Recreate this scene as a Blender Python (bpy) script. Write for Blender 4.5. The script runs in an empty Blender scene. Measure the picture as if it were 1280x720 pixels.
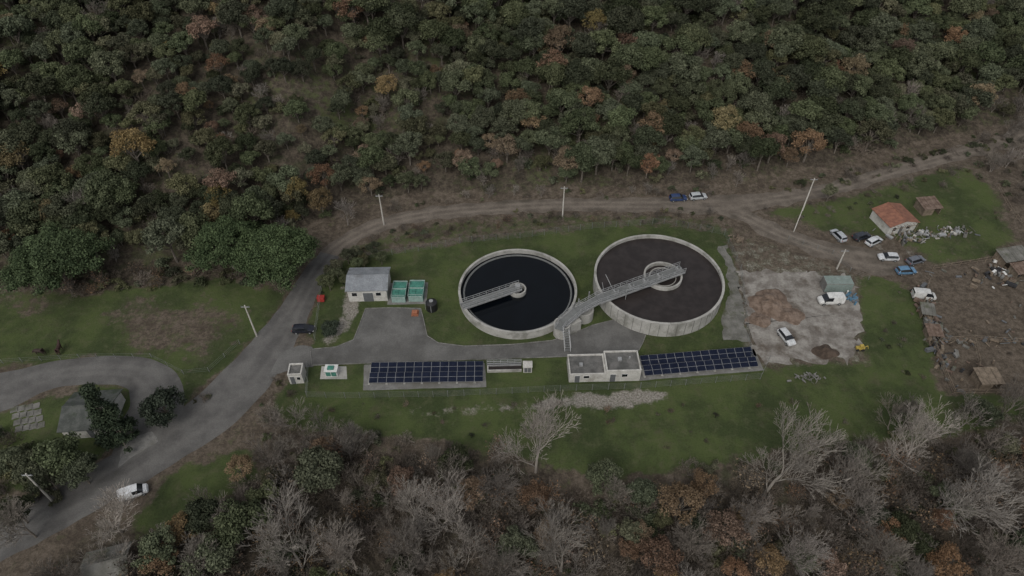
import bpy, math, random
import numpy as np
from mathutils import Vector, Matrix, noise
random.seed(7); rng=np.random.default_rng(7)
scene=bpy.context.scene
H=100.0; FP=1280*24/36; S=math.sin(math.radians(45)); C=S
def W(u,v,z=0.0):
    a=(u-640)/FP; b=(360-v)/FP
    t=(H-z)/(S-C*b)
    return Vector((a*t,(C+S*b)*t,z))
def P(x,y,z=0):
    d=y*C+(H-z)*S
    up=y*S-(H-z)*C
    return 640+x/d*FP, 360-up/d*FP
# ---------------- terrain height
EDGE=[(-300,340),(-100,342),(230,337),(330,322),(385,288),(430,262),(520,246),(640,240),(800,235),(920,228),(1000,214),(1100,192),(1280,150),(1400,118)]
ew=[W(u,v) for u,v in EDGE]
ex=np.array([p.x for p in ew]); ey=np.array([p.y for p in ew])
def sstep(a,b,x):
    t=np.clip((x-a)/(b-a),0,1); return t*t*(3-2*t)
def edge_y(x): return np.interp(x,ex,ey)
def hgt(x,y):
    x=np.asarray(x,float); y=np.asarray(y,float)
    d=y-edge_y(x)-1.0
    dd=6*np.log1p(np.exp(np.clip((d-4)/6,-30,30)))-0.05
    dd=np.where(d<-6,0,dd*sstep(-6,4,d))
    h=85*np.tanh(0.44*dd/85)
    h=h+ sstep(6,30,d)*(2.2*np.sin(x*0.06+1.0)*np.cos(y*0.05)+1.0*np.sin(x*0.17+y*0.11))
    lo=-0.13*np.clip(60-y,0,35)*sstep(-45,-22,x)
    return h+lo
def hg(x,y): return float(hgt(x,y))
def Wt(u,v,dz=0):
    a=(u-640)/FP; b=(360-v)/FP
    t=60.0
    while t<420:
        x=a*t; y=(C+S*b)*t; z=H-(S-C*b)*t
        if z<=hg(x,y)+dz: break
        t+=0.5
    return Vector((x,y,hg(x,y)))
# ---------------- materials
def newmat(name):
    m=bpy.data.materials.new(name); m.use_nodes=True
    nt=m.node_tree; b=nt.nodes['Principled BSDF']; return m,nt,b
def N(nt,t,**k):
    n=nt.nodes.new(t)
    for a,b in k.items(): setattr(n,a,b)
    return n
def noise_n(nt,co,scale,detail=6,rough=0.6):
    n=N(nt,'ShaderNodeTexNoise'); n.inputs['Scale'].default_value=scale; n.inputs['Detail'].default_value=detail; n.inputs['Roughness'].default_value=rough
    nt.links.new(co,n.inputs['Vector']); return n.outputs['Fac']
def mapr(nt,src,a,b,c=0.0,d=1.0):
    n=N(nt,'ShaderNodeMapRange',interpolation_type='SMOOTHSTEP'); n.inputs[1].default_value=a;n.inputs[2].default_value=b;n.inputs[3].default_value=c;n.inputs[4].default_value=d
    nt.links.new(src,n.inputs[0]); return n.outputs[0]
def mixc(nt,f,a,b,blend='MIX'):
    n=N(nt,'ShaderNodeMix',data_type='RGBA',blend_type=blend)
    if isinstance(f,(int,float)): n.inputs[0].default_value=f
    else: nt.links.new(f,n.inputs[0])
    for s,i in ((a,6),(b,7)):
        if isinstance(s,tuple): n.inputs[i].default_value=(*s[:3],1)
        else: nt.links.new(s,n.inputs[i])
    return n.outputs[2]
def math_n(nt,op,a,b):
    n=N(nt,'ShaderNodeMath',operation=op)
    for s,i in ((a,0),(b,1)):
        if isinstance(s,(int,float)): n.inputs[i].default_value=s
        else: nt.links.new(s,n.inputs[i])
    return n.outputs[0]
def bump(nt,b,src,st,dist=0.1):
    n=N(nt,'ShaderNodeBump'); n.inputs['Strength'].default_value=st; n.inputs['Distance'].default_value=dist
    nt.links.new(src,n.inputs['Height']); nt.links.new(n.outputs[0],b.inputs['Normal'])
def surf(name,ca,cb,scale=0.5,rough=0.9,cc=None,scale2=0.08,fine=4.0,bst=0.0,metal=0.0,spec=0.3,rut=None):
    m,nt,b=newmat(name); co=N(nt,'ShaderNodeTexCoord').outputs['Object']
    f=mapr(nt,noise_n(nt,co,scale),0.35,0.65); col=mixc(nt,f,ca,cb)
    if cc: col=mixc(nt,mapr(nt,noise_n(nt,co,scale2,4),0.5,0.68),col,cc)
    if rut:
        at=N(nt,'ShaderNodeAttribute',attribute_name='rut')
        k=math_n(nt,'MULTIPLY',at.outputs['Fac'],mapr(nt,noise_n(nt,co,.3,5),.3,.7,.2,1.0)); col=mixc(nt,k,col,rut)
    fn=noise_n(nt,co,fine,3); g=mapr(nt,fn,0.2,0.8,0.82,1.18)
    v=N(nt,'ShaderNodeVectorMath',operation='SCALE'); nt.links.new(col,v.inputs[0]); nt.links.new(g,v.inputs['Scale'])
    nt.links.new(v.outputs[0],b.inputs['Base Color']); b.inputs['Roughness'].default_value=rough; b.inputs['Metallic'].default_value=metal
    b.inputs['Specular IOR Level'].default_value=spec
    if bst: bump(nt,b,fn,bst,0.05)
    return m
def dark(c,k): return tuple(x*k for x in c)
def plain(name,c,rough=0.6,metal=0,spec=0.4): return surf(name,dark(c,.88),dark(c,1.08),1.3,rough,None,fine=5,metal=metal,spec=spec)
M={}
M['asphalt']=surf('asphalt',(.085,.082,.078),(.125,.121,.114),0.25,.9,(.063,.06,.056),.06,fine=6,bst=.2,rut=(.148,.142,.133))
M['yard']=surf('yard_asphalt',(.092,.09,.085),(.135,.132,.125),0.2,.9,(.073,.071,.066),.09,fine=5,bst=.2)
M['dirt']=surf('dirt_track',(.095,.08,.065),(.145,.123,.101),0.35,.95,(.072,.062,.049),.12,fine=3,bst=.4,rut=(.19,.163,.135))
M['concrete']=surf('concrete',(.29,.285,.262),(.38,.37,.345),0.5,.85,(.2,.197,.175),.3,fine=6,bst=.15)
M['kerb']=surf('kerb_stone',(.13,.128,.12),(.2,.195,.18),1,.9,(.1,.1,.08),.3)
M['slab']=surf('old_slab',(.135,.12,.105),(.27,.255,.23),0.35,.9,(.095,.078,.062),.2,fine=2.5,bst=.3)
M['gravel']=surf('gravel',(.14,.138,.13),(.2,.196,.185),1.2,.95,(.12,.115,.1),.3,fine=7,bst=.3)
M['strip']=surf('weathered_concrete_strip',(.105,.103,.09),(.175,.17,.155),.5,.95,(.075,.08,.05),.35,fine=5,bst=.3)
M['wall']=surf('render_wall',(.4,.39,.36),(.51,.5,.465),0.6,.85,(.32,.305,.275),.4)
M['white']=plain('white_paint',(.6,.6,.58),.5)
M['roofblue']=surf('metal_roof',(.17,.183,.197),(.22,.234,.247),0.5,.6,(.13,.135,.14),.4)
M['flatroof']=surf('flat_roof',(.09,.09,.085),(.145,.14,.133),0.6,.9,(.072,.072,.067),.5)
M['darkroof']=surf('dark_slate_roof',(.05,.055,.05),(.085,.09,.082),0.8,.8,(.04,.05,.035),.5,fine=6,bst=.4)
M['steel']=plain('galvanised_steel',(.33,.335,.335),.5,.3)
M['grate']=plain('steel_grating',(.18,.185,.18),.6,.3)
M['darkmetal']=plain('dark_metal',(.03,.03,.032),.5)
M['teal']=surf('teal_paint',(.045,.16,.125),(.07,.22,.17),1,.6,(.035,.115,.09),.8)
M['tealpale']=plain('teal_frame',(.24,.33,.3),.6)
M['glass']=plain('dark_glass',(.012,.014,.017),.12,0,.6)
M['door']=plain('door_grey',(.11,.115,.12),.6)
M['wood']=surf('wood',(.12,.095,.07),(.2,.16,.12),1.5,.85)
M['rust']=surf('rusty_sheet',(.1,.068,.05),(.17,.125,.1),1.2,.85)
M['black']=plain('black_plastic',(.015,.015,.016),.45)
M['tyre']=plain('tyre',(.02,.02,.02),.9)
M['red']=plain('red_plastic',(.3,.035,.03),.5)
M['orange']=plain('orange_crate',(.28,.11,.06),.6)
M['yellow']=plain('yellow_paint',(.36,.27,.06),.5)
M['blue']=plain('blue_tarp',(.08,.17,.25),.6)
M['pole']=surf('pole_concrete',(.38,.36,.32),(.47,.45,.41),1,.9)
M['fence']=plain('fence_metal',(.2,.21,.2),.6,.2)
def tilemat():
    m,nt,b=newmat('terracotta_tiles'); co=N(nt,'ShaderNodeTexCoord').outputs['Object']
    w=N(nt,'ShaderNodeTexWave',wave_type='BANDS',bands_direction='Y'); w.inputs['Scale'].default_value=1.6; w.inputs['Distortion'].default_value=.4
    nt.links.new(co,w.inputs['Vector'])
    c=mixc(nt,mapr(nt,noise_n(nt,co,1.2),.3,.7),(.17,.075,.05),(.3,.135,.085)); c=mixc(nt,mapr(nt,w.outputs['Fac'],0,.5,.35,0),c,(.09,.04,.03))
    nt.links.new(c,b.inputs['Base Color']); b.inputs['Roughness'].default_value=.85; bump(nt,b,w.outputs['Fac'],.6,.08); return m
M['tiles']=tilemat()
def water(name,c,rough,b0=.06,k=1.35,ns=.25):
    m,nt,b=newmat(name); co=N(nt,'ShaderNodeTexCoord').outputs['Object']
    f=noise_n(nt,co,ns,5); col=mixc(nt,mapr(nt,f,.35,.65),c,dark(c,k))
    nt.links.new(col,b.inputs['Base Color']); b.inputs['Roughness'].default_value=rough; b.inputs['IOR'].default_value=1.33
    bump(nt,b,noise_n(nt,co,2.5,3),b0,.02); return m
M['clear']=water('settled_water',(.002,.003,.0045),.02,.02)
M['sludge']=water('aerated_sludge_water',(.024,.02,.019),.35,.5,1.5,.5)
def solar():
    m,nt,b=newmat('solar_cells'); co=N(nt,'ShaderNodeTexCoord').outputs['Object']
    c=mixc(nt,mapr(nt,noise_n(nt,co,.7,3),.3,.7),(.005,.008,.02),(.011,.015,.031))
    nt.links.new(c,b.inputs['Base Color']); b.inputs['Roughness'].default_value=.2; b.inputs['Specular IOR Level'].default_value=.22; return m
M['solar']=solar()
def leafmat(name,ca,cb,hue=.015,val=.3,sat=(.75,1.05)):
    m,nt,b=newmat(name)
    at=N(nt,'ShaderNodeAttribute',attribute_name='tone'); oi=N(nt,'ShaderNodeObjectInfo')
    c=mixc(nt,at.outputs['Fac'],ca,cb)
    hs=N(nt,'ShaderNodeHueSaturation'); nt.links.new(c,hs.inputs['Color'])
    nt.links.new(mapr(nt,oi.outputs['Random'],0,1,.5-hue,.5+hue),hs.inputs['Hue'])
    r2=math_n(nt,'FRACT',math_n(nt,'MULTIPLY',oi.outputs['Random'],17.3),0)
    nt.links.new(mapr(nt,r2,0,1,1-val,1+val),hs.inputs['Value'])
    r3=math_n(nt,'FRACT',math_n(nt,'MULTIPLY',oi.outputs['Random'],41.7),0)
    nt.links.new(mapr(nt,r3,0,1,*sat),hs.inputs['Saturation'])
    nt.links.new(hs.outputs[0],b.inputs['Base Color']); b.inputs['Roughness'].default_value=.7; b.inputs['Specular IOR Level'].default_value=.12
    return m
L={}
L['oak']=leafmat('holm_oak_leaves',(.027,.034,.017),(.105,.118,.064),.015,.42)
L['olive']=leafmat('olive_green_leaves',(.045,.048,.024),(.145,.142,.078),.015,.35)
L['autumn']=leafmat('autumn_leaves',(.09,.058,.034),(.23,.152,.09),.015)
L['yellow']=leafmat('yellowing_leaves',(.11,.082,.034),(.23,.18,.085),.012)
L['pine']=leafmat('pine_needles',(.033,.052,.022),(.105,.145,.062),.003,.04,(.9,.95))
L['conifer']=leafmat('conifer_needles',(.014,.022,.014),(.055,.072,.042),.01,.12)
L['bark']=surf('bark',(.1,.085,.07),(.17,.15,.125),2,.95)
L['palebark']=leafmat('pale_twigs',(.17,.147,.124),(.32,.287,.245),.004,.2,(.75,.95))
L['greybark']=leafmat('grey_twigs',(.12,.103,.086),(.22,.193,.163),.006,.25,(.75,.95))
L['brown']=leafmat('brown_twigs',(.08,.065,.051),(.175,.146,.116),.008,.35,(.75,1.0))
# ---------------- mesh builder
class MB:
    def __init__(s): s.v=[];s.f=[];s.m=[]
    def add(s,vs,fs,mi=0):
        o=len(s.v); s.v+= [tuple(p) for p in vs]; s.f+=[tuple(i+o for i in f) for f in fs]; s.m+=[mi]*len(fs); return s
    def box(s,x0,x1,y0,y1,z0,z1,mi=0,X=None):
        vs=[Vector(p) for p in ((x0,y0,z0),(x1,y0,z0),(x1,y1,z0),(x0,y1,z0),(x0,y0,z1),(x1,y0,z1),(x1,y1,z1),(x0,y1,z1))]
        if X is not None: vs=[X@p for p in vs]
        return s.add(vs,[(3,2,1,0),(4,5,6,7),(0,1,5,4),(1,2,6,5),(2,3,7,6),(3,0,4,7)],mi)
    def cyl(s,c,r,h,n=24,mi=0,r2=None):
        r2=r if r2 is None else r2; vs=[]
        for k in range(n):
            a=2*math.pi*k/n; vs.append((c[0]+r*math.cos(a),c[1]+r*math.sin(a),c[2])); 
        for k in range(n):
            a=2*math.pi*k/n; vs.append((c[0]+r2*math.cos(a),c[1]+r2*math.sin(a),c[2]+h))
        fs=[(k,(k+1)%n,n+(k+1)%n,n+k) for k in range(n)]+[tuple(range(n,2*n)),tuple(range(n-1,-1,-1))]
        return s.add(vs,fs,mi)
    def ring(s,c,ri,ro,z0,z1,n=64,mi=0):
        vs=[]
        for (r,z) in ((ro,z0),(ro,z1),(ri,z1),(ri,z0)):
            for k in range(n):
                a=2*math.pi*k/n; vs.append((c[0]+r*math.cos(a),c[1]+r*math.sin(a),z))
        fs=[]
        for q in range(4):
            for k in range(n):
                k2=(k+1)%n; q2=(q+1)%4; fs.append((q*n+k,q*n+k2,q2*n+k2,q2*n+k))
        return s.add(vs,fs,mi)
    def tube(s,p0,p1,r,mi=0,n=6,r2=None):
        p0=Vector(p0);p1=Vector(p1); d=(p1-p0).normalized(); r2=r if r2 is None else r2
        a=d.orthogonal().normalized(); b=d.cross(a); vs=[]
        for (p,q) in ((p0,r),(p1,r2)):
            for k in range(n):
                t=2*math.pi*k/n; vs.append(p+a*q*math.cos(t)+b*q*math.sin(t))
        fs=[(k,(k+1)%n,n+(k+1)%n,n+k) for k in range(n)]+[tuple(range(n,2*n)),tuple(range(n-1,-1,-1))]
        return s.add(vs,fs,mi)
    def obj(s,name,mats,X=None,parent=None,bevel=0,smooth=False):
        me=bpy.data.meshes.new(name); me.from_pydata(s.v,[],s.f)
        for m in mats: me.materials.append(m)
        me.polygons.foreach_set('material_index',s.m); 
        if smooth: me.polygons.foreach_set('use_smooth',[True]*len(s.f))
        me.update(); o=bpy.data.objects.new(name,me); scene.collection.objects.link(o)
        if parent: o.parent=parent
        if X is not None: o.matrix_local=X
        if bevel:
            b=o.modifiers.new('bevel','BEVEL'); b.width=bevel; b.segments=2; b.limit_method='ANGLE'
        return o
def empty(name,X):
    o=bpy.data.objects.new(name,None); scene.collection.objects.link(o); o.matrix_world=X; o.empty_display_size=.5; return o
def frame(a,b,z=0):
    p=W(*a); q=W(*b); ang=math.atan2(q.y-p.y,q.x-p.x)
    return Matrix.Translation((p.x,p.y,hg(p.x,p.y)+z))@Matrix.Rotation(ang,4,'Z'),(q-p).length
# ---------------- camera, world, sun
cam=bpy.data.cameras.new('camera'); co=bpy.data.objects.new('camera',cam); scene.collection.objects.link(co)
cam.lens=24; cam.sensor_width=36; cam.clip_end=8000; co.location=(0,0,H); co.rotation_euler=(math.radians(45),0,0); scene.camera=co
w=bpy.data.worlds.new('World'); scene.world=w; w.use_nodes=True; nt=w.node_tree
sky=N(nt,'ShaderNodeTexSky',sky_type='NISHITA',sun_disc=False); sky.sun_elevation=math.radians(48); sky.sun_rotation=math.radians(200); sky.air_density=1.0; sky.dust_density=3.0
hs=N(nt,'ShaderNodeHueSaturation'); hs.inputs['Saturation'].default_value=.25; nt.links.new(sky.outputs[0],hs.inputs['Color'])
nt.links.new(hs.outputs[0],nt.nodes['Background'].inputs['Color']); nt.nodes['Background'].inputs['Strength'].default_value=.132
sd=bpy.data.lights.new('sun','SUN'); sd.energy=.95; sd.angle=math.radians(30); sd.color=(1,.96,.9)
so=bpy.data.objects.new('sun',sd); scene.collection.objects.link(so)
el=math.radians(48); az=math.radians(200)
dirv=Vector((math.sin(az)*math.cos(el),math.cos(az)*math.cos(el),math.sin(el)))
so.rotation_euler=dirv.to_track_quat('Z','Y').to_euler()
scene.view_settings.view_transform='Standard'; scene.view_settings.look='None'; scene.view_settings.exposure=0
# ---------------- road lines
def catmull(pts,step=1.2):
    out=[]; n=len(pts)
    for i in range(n-1):
        p0=pts[max(i-1,0)];p1=pts[i];p2=pts[i+1];p3=pts[min(i+2,n-1)]
        k=max(1,int((p2[0]-p1[0]).length/step))
        for j in range(k):
            t=j/k
            f=lambda a,b_,c_,d_: .5*((2*b_)+(c_-a)*t+(2*a-5*b_+4*c_-d_)*t*t+(3*b_-a-3*c_+d_)*t**3)
            out.append((f(p0[0],p1[0],p2[0],p3[0]),f(p0[1],p1[1],p2[1],p3[1])))
    out.append(pts[-1]); return out
ROAD_A=[(-120,735,8.5),(0,672,8.5),(60,641,8.5),(130,603,8.5),(200,560,9),(262,518,10),(303,478,10),(340,432,8.5),(368,388,6.5),(392,345,5.5),(412,318,4.6)]
ROAD_B=[(408,322,4.4),(430,303,4.6),(475,281,4.6),(540,267,4.8),(620,260,4.8),(700,256,4.8),(800,256,5.4),(860,256,6.5),(910,256,7.5),(960,250,5.5),(1040,236,4.6),(1120,213,4.6),(1200,192,5),(1290,168,7)]
ROAD_C=[(900,255,5),(935,272,4.8),(975,292,4.8),(1030,312,6),(1080,324,8),(1130,332,6)]
ROAD_D=[(-120,505,9),(0,490,9.5),(60,470,7),(130,462,6.5),(178,468,7),(196,492,9),(190,525,10),(172,560,8),(150,592,6)]
# ---------------- ground sheet
far=[-4000,-2000,-1000,-600,-400,-300,-250,-220]
xs=np.array(far+list(np.arange(-200,200.1,1.0))+[-f for f in far[::-1]])
ys=np.array([-4000,-1500,-600,-250,-120,-60,-30,-10,5,15]+list(np.arange(20,235.1,1.0))+[245,260,290,340,420,600,1000,2000,4000])
XX,YY=np.meshgrid(xs,ys); ZZ=hgt(XX,YY)
def field(sc,off=0):
    return np.array([noise.fractal(Vector((x*sc+off,y*sc,off)),1,2,4) for x,y in zip(XX.ravel(),YY.ravel())]).reshape(XX.shape)
n1=field(.12); n2=field(.035,9)
def pmask(poly,soft=1.5,amp=2.5):
    pts=[W(u,v) for u,v in poly]; n=len(pts)
    inside=np.zeros(XX.shape,bool); dist=np.full(XX.shape,1e9)
    for i in range(n):
        a=pts[i];b=pts[(i+1)%n]
        c=((a.y>YY)!=(b.y>YY))&(XX<(b.x-a.x)*(YY-a.y)/((b.y-a.y) or 1e-9)+a.x); inside^=c
        dx=b.x-a.x;dy=b.y-a.y; t=np.clip(((XX-a.x)*dx+(YY-a.y)*dy)/(dx*dx+dy*dy),0,1)
        dist=np.minimum(dist,np.hypot(XX-a.x-t*dx,YY-a.y-t*dy))
    sd_=np.where(inside,dist,-dist)+amp*n1
    return sstep(-soft,soft,sd_)
def lmask(line,extra,soft=1.2,amp=1.5):
    pts=[(W(u,v),w_) for u,v,w_ in line]; best=np.full(XX.shape,1e9)
    for (a,wa),(b,wb) in zip(pts[:-1],pts[1:]):
        dx=b.x-a.x;dy=b.y-a.y; t=np.clip(((XX-a.x)*dx+(YY-a.y)*dy)/(dx*dx+dy*dy),0,1)
        best=np.minimum(best,np.hypot(XX-a.x-t*dx,YY-a.y-t*dy)-(wa+(wb-wa)*t)/2)
    return sstep(-soft,soft,extra-best+amp*n1)
G=np.full(XX.shape,.3); Gr=np.zeros(XX.shape); Li=np.zeros(XX.shape)
def put(A,poly,val,soft=1.5,amp=2.5):
    m=pmask(poly,soft,amp); A[:]=A*(1-m)+val*m
put(G,[(-80,362),(120,368),(230,352),(320,352),(372,380),(320,450),(280,468),(200,470),(100,450),(-80,456)],.86)
put(G,[(130,388),(250,372),(295,388),(290,430),(230,458),(180,430),(120,405)],.36,5,6)
put(G,[(-60,365),(100,372),(90,388),(-60,388)],.45,3,4)
put(G,[(385,430),(392,350),(440,320),(520,308),(600,300),(745,282),(900,282),(925,320),(940,450),(1075,450),(1065,345),(1100,345),(1150,372),(1172,490),(1280,500),(1290,525),(1180,545),(1050,560),(900,578),(760,600),(640,565),(500,545),(380,540),(345,515),(370,460)],.97)
put(G,[(-60,545),(50,500),(110,478),(160,490),(150,560),(80,600),(-60,620)],.85)
put(G,[(170,650),(215,600),(300,562),(330,600),(230,650),(180,680)],.95)
put(G,[(200,475),(265,465),(240,520),(215,520)],.75)
put(G,[(940,262),(1080,240),(1200,205),(1250,250),(1262,300),(1240,325),(1150,330),(1100,300),(1020,285)],.68)
put(G,[(1150,240),(1230,230),(1245,280),(1200,275)],.95)
put(G,[(1150,180),(1290,150),(1290,262),(1262,258),(1225,205)],.2)
put(G,[(430,322),(470,290),(560,276),(700,266),(890,262),(930,290),(900,290),(820,283),(745,283),(600,300),(480,318)],.5,2,4)
put(G,[(430,500),(700,515),(1000,480),(1160,520),(900,560),(600,545)],1.0,4,3)
for A,v in ((G,.05),(Gr,.2)):
    put(A,[(1163,338),(1230,326),(1290,318),(1290,425),(1174,426)],v,1,1.2)
    put(A,[(1175,432),(1290,432),(1290,490),(1190,489)],v,1,1.2)
    put(A,[(1150,340),(1166,338),(1180,430),(1160,430),(1150,380)],v+.1,1,1.5)
    put(A,[(1040,302),(1110,296),(1160,318),(1140,347),(1050,335)],v+.15,2,2)
    put(A,[(870,245),(950,238),(960,262),(930,268),(880,262)],v+.1,2,2)
put(Gr,[(615,505),(700,494),(832,489),(834,498),(740,509),(650,516),(618,514)],.8,1.6,1.5)
put(Gr,[(495,513),(605,506),(610,514),(510,521)],.5,2,2)
put(Gr,[(427,358),(455,362),(447,400),(420,428),(395,428),(430,395)],.8,1.5,1.5)
put(Gr,[(905,300),(935,300),(1080,335),(1085,455),(940,460),(925,430)],.4,2,2)
put(G,[(905,300),(935,300),(1080,335),(1085,455),(940,460),(925,430)],.4,2,2)
m_=lmask(ROAD_B,.7)+lmask(ROAD_C,.8); m_=np.clip(m_,0,1); G=G*(1-.85*m_); Gr=Gr*(1-m_)+.28*m_
m_=lmask(ROAD_A,.4,1,.8); G=G*(1-.6*m_); Gr=Gr*(1-m_)+.3*m_
d=YY-edge_y(XX)
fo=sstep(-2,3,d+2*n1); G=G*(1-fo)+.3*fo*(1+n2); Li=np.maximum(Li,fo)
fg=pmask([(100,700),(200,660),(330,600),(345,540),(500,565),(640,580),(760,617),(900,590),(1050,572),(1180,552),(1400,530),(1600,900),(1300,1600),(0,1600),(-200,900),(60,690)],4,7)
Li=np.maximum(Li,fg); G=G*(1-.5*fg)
Li=np.maximum(Li,.7*pmask([(-80,290),(230,320),(330,330),(380,330),(300,352),(120,366),(-80,362)],2,3))
me=bpy.data.meshes.new('ground'); ny,nx=XX.shape
vv=np.stack([XX,YY,ZZ],-1).reshape(-1,3); idx=np.arange(nx*ny).reshape(ny,nx)
ff=np.stack([idx[:-1,:-1],idx[:-1,1:],idx[1:,1:],idx[1:,:-1]],-1).reshape(-1,4)
me.from_pydata(vv.tolist(),[],ff.tolist()); me.polygons.foreach_set('use_smooth',[True]*len(ff))
ca=me.color_attributes.new('zone','FLOAT_COLOR','POINT')
ca.data.foreach_set('color',np.stack([G,Gr,Li,np.ones_like(G)],-1).astype('f').ravel())
go=bpy.data.objects.new('ground',me); scene.collection.objects.link(go)
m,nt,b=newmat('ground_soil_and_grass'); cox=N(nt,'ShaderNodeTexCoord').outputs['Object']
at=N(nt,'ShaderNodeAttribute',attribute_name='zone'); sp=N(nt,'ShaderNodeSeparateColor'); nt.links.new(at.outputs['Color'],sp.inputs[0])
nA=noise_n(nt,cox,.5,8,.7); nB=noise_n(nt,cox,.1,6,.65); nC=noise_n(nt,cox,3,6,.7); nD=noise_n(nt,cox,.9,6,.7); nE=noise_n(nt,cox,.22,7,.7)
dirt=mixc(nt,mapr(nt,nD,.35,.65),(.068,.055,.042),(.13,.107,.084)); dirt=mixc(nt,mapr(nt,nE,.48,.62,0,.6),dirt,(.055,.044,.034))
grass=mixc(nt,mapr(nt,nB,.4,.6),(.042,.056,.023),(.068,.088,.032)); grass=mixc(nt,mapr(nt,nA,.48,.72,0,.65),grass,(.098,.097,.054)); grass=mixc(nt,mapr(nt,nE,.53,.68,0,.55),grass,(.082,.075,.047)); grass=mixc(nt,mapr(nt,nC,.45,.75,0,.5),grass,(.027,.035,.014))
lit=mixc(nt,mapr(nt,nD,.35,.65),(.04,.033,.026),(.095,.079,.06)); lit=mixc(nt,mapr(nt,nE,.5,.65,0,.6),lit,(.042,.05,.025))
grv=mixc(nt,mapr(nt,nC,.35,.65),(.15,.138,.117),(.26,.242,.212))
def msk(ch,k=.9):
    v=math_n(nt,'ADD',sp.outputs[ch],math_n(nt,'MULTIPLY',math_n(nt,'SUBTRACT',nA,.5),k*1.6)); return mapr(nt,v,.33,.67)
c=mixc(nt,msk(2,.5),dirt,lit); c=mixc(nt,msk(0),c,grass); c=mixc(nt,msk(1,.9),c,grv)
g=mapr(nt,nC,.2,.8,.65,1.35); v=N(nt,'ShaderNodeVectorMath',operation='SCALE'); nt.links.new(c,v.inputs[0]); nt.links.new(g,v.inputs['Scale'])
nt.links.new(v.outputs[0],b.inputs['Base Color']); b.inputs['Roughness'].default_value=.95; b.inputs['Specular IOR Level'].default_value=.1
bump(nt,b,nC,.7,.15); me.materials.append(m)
# ---------------- ribbons & slabs
def ribbon(name,px,mat,z,jit=.3,across=12):
    pts=catmull([(W(u,v),wd) for u,v,wd in px]); n=len(pts); V=[];Fc=[];RT=[]
    for i,(p,wd) in enumerate(pts):
        t=(pts[min(i+1,n-1)][0]-pts[max(i-1,0)][0]); t.z=0; t.normalize(); nn=Vector((-t.y,t.x,0))
        jl=jit*noise.noise(Vector((i*.35,3,z*99)))*2; jr=jit*noise.noise(Vector((i*.35,17,z*99)))*2
        for k in range(across+1):
            s=(-.5+k/across); o=s*wd+(jl if k==0 else jr if k==across else 0)
            q=p+nn*o; V.append((q.x,q.y,hg(q.x,q.y)+z+(0 if 0<k<across else -.035)))
            dd_=abs(abs(o)-.85) if wd<7 else abs(abs(s)-.2)*wd; RT.append(max(0,1-dd_/.7))
    for i in range(n-1):
        for k in range(across):
            a=i*(across+1)+k; Fc.append((a,a+1,a+across+2,a+across+1))
    o=MB().add(V,Fc).obj(name,[mat]); 
    ra=o.data.attributes.new('rut','FLOAT','POINT'); ra.data.foreach_set('value',RT)
    if o.data.polygons[0].normal.z<0: o.data.flip_normals()
    return o
ribbon('asphalt_road',ROAD_A,M['asphalt'],.06,.25)
ribbon('dirt_road',ROAD_B,M['dirt'],.05,.6)
ribbon('dirt_road',ROAD_C,M['dirt'],.044,.7)
ribbon('driveway',ROAD_D,M['asphalt'],.045,.15)
def slab(name,px,mat,z,jit=0,kerb=None):
    pts=[W(u,v) for u,v in px]; cl=pts+[pts[0]]; out=[]
    for i in range(len(pts)):
        a,b_=cl[i],cl[i+1]; k=max(1,int((b_-a).length/(.7 if jit else 3)))
        for j in range(k):
            p=a.lerp(b_,j/k)
            if jit: p=p+Vector((noise.noise(p*.4),noise.noise(p*.4+Vector((9,9,9))),0))*jit+Vector((noise.noise(p*1.3),noise.noise(p*1.3+Vector((9,9,9))),0))*jit*.5
            out.append((p.x,p.y,z))
    mb=MB().add(out,[tuple(range(len(out)))])
    o=mb.obj(name,[mat])
    if o.data.polygons[0].normal.z<0: o.data.flip_normals()
    if kerb:
        kb=MB()
        for i in range(len(out)):
            a=Vector(out[i]);b_=Vector(out[(i+1)%len(out)]); L_=(b_-a).length; ang=math.atan2(b_.y-a.y,b_.x-a.x)
            kb.box(0,L_-.01,-.07,.07,-.02,.1,0,Matrix.Translation(a)@Matrix.Rotation(ang,4,'Z'))
        kb.obj('kerb',[kerb])
    return o
yard=[(388,437),(420,434),(442,425),(450,405),(457,386),(490,385),(526,386),(530,402),(534,420),(548,429),(580,433),(640,431),(690,426),(715,418),(740,407),(768,400),(790,406),(809,414),(803,430),(798,439),(710,446),(620,449),(500,453),(390,457)]
slab('yard_pavement',yard,M['yard'],.075,0,M['kerb'])
slab('entrance_apron',[(352,440),(372,432),(390,434),(392,459),(366,462),(335,470)],M['yard'],.068,.3)
slab('pavement',[(896,308),(908,306),(922,345),(936,425),(905,426),(900,400),(912,370),(908,335)],M['strip'],.03,.8)
slab('concrete_slab',[(923,340),(960,336),(1010,340),(1066,346),(1070,380),(1078,432),(1062,446),(1000,452),(965,456),(942,446),(936,400),(928,365)],M['slab'],.03,2.2)
slab('pavement',[(455,456),(606,454),(608,484),(454,488)],M['gravel'],.03,.1)
slab('pavement',[(800,446),(942,436),(955,463),(800,476)],M['gravel'],.03,.1)
slab('pavement',[(402,458),(433,458),(434,474),(400,474)],M['concrete'],.03)
slab('pavement',[(155,548),(190,540),(198,552),(160,575),(148,585)],M['gravel'],.07,.3)
mb=MB()
for i in range(4):
    for j in range(4):
        if random.random()<.85:
            p=W(18+i*9+j*2,512+j*8-i*1.5); mb.box(-.62,.62,-.62,.62,0,.07,0,Matrix.Translation(p)@Matrix.Rotation(.4,4,'Z'))
mb.obj('paving_stones',[M['strip']])
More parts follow.
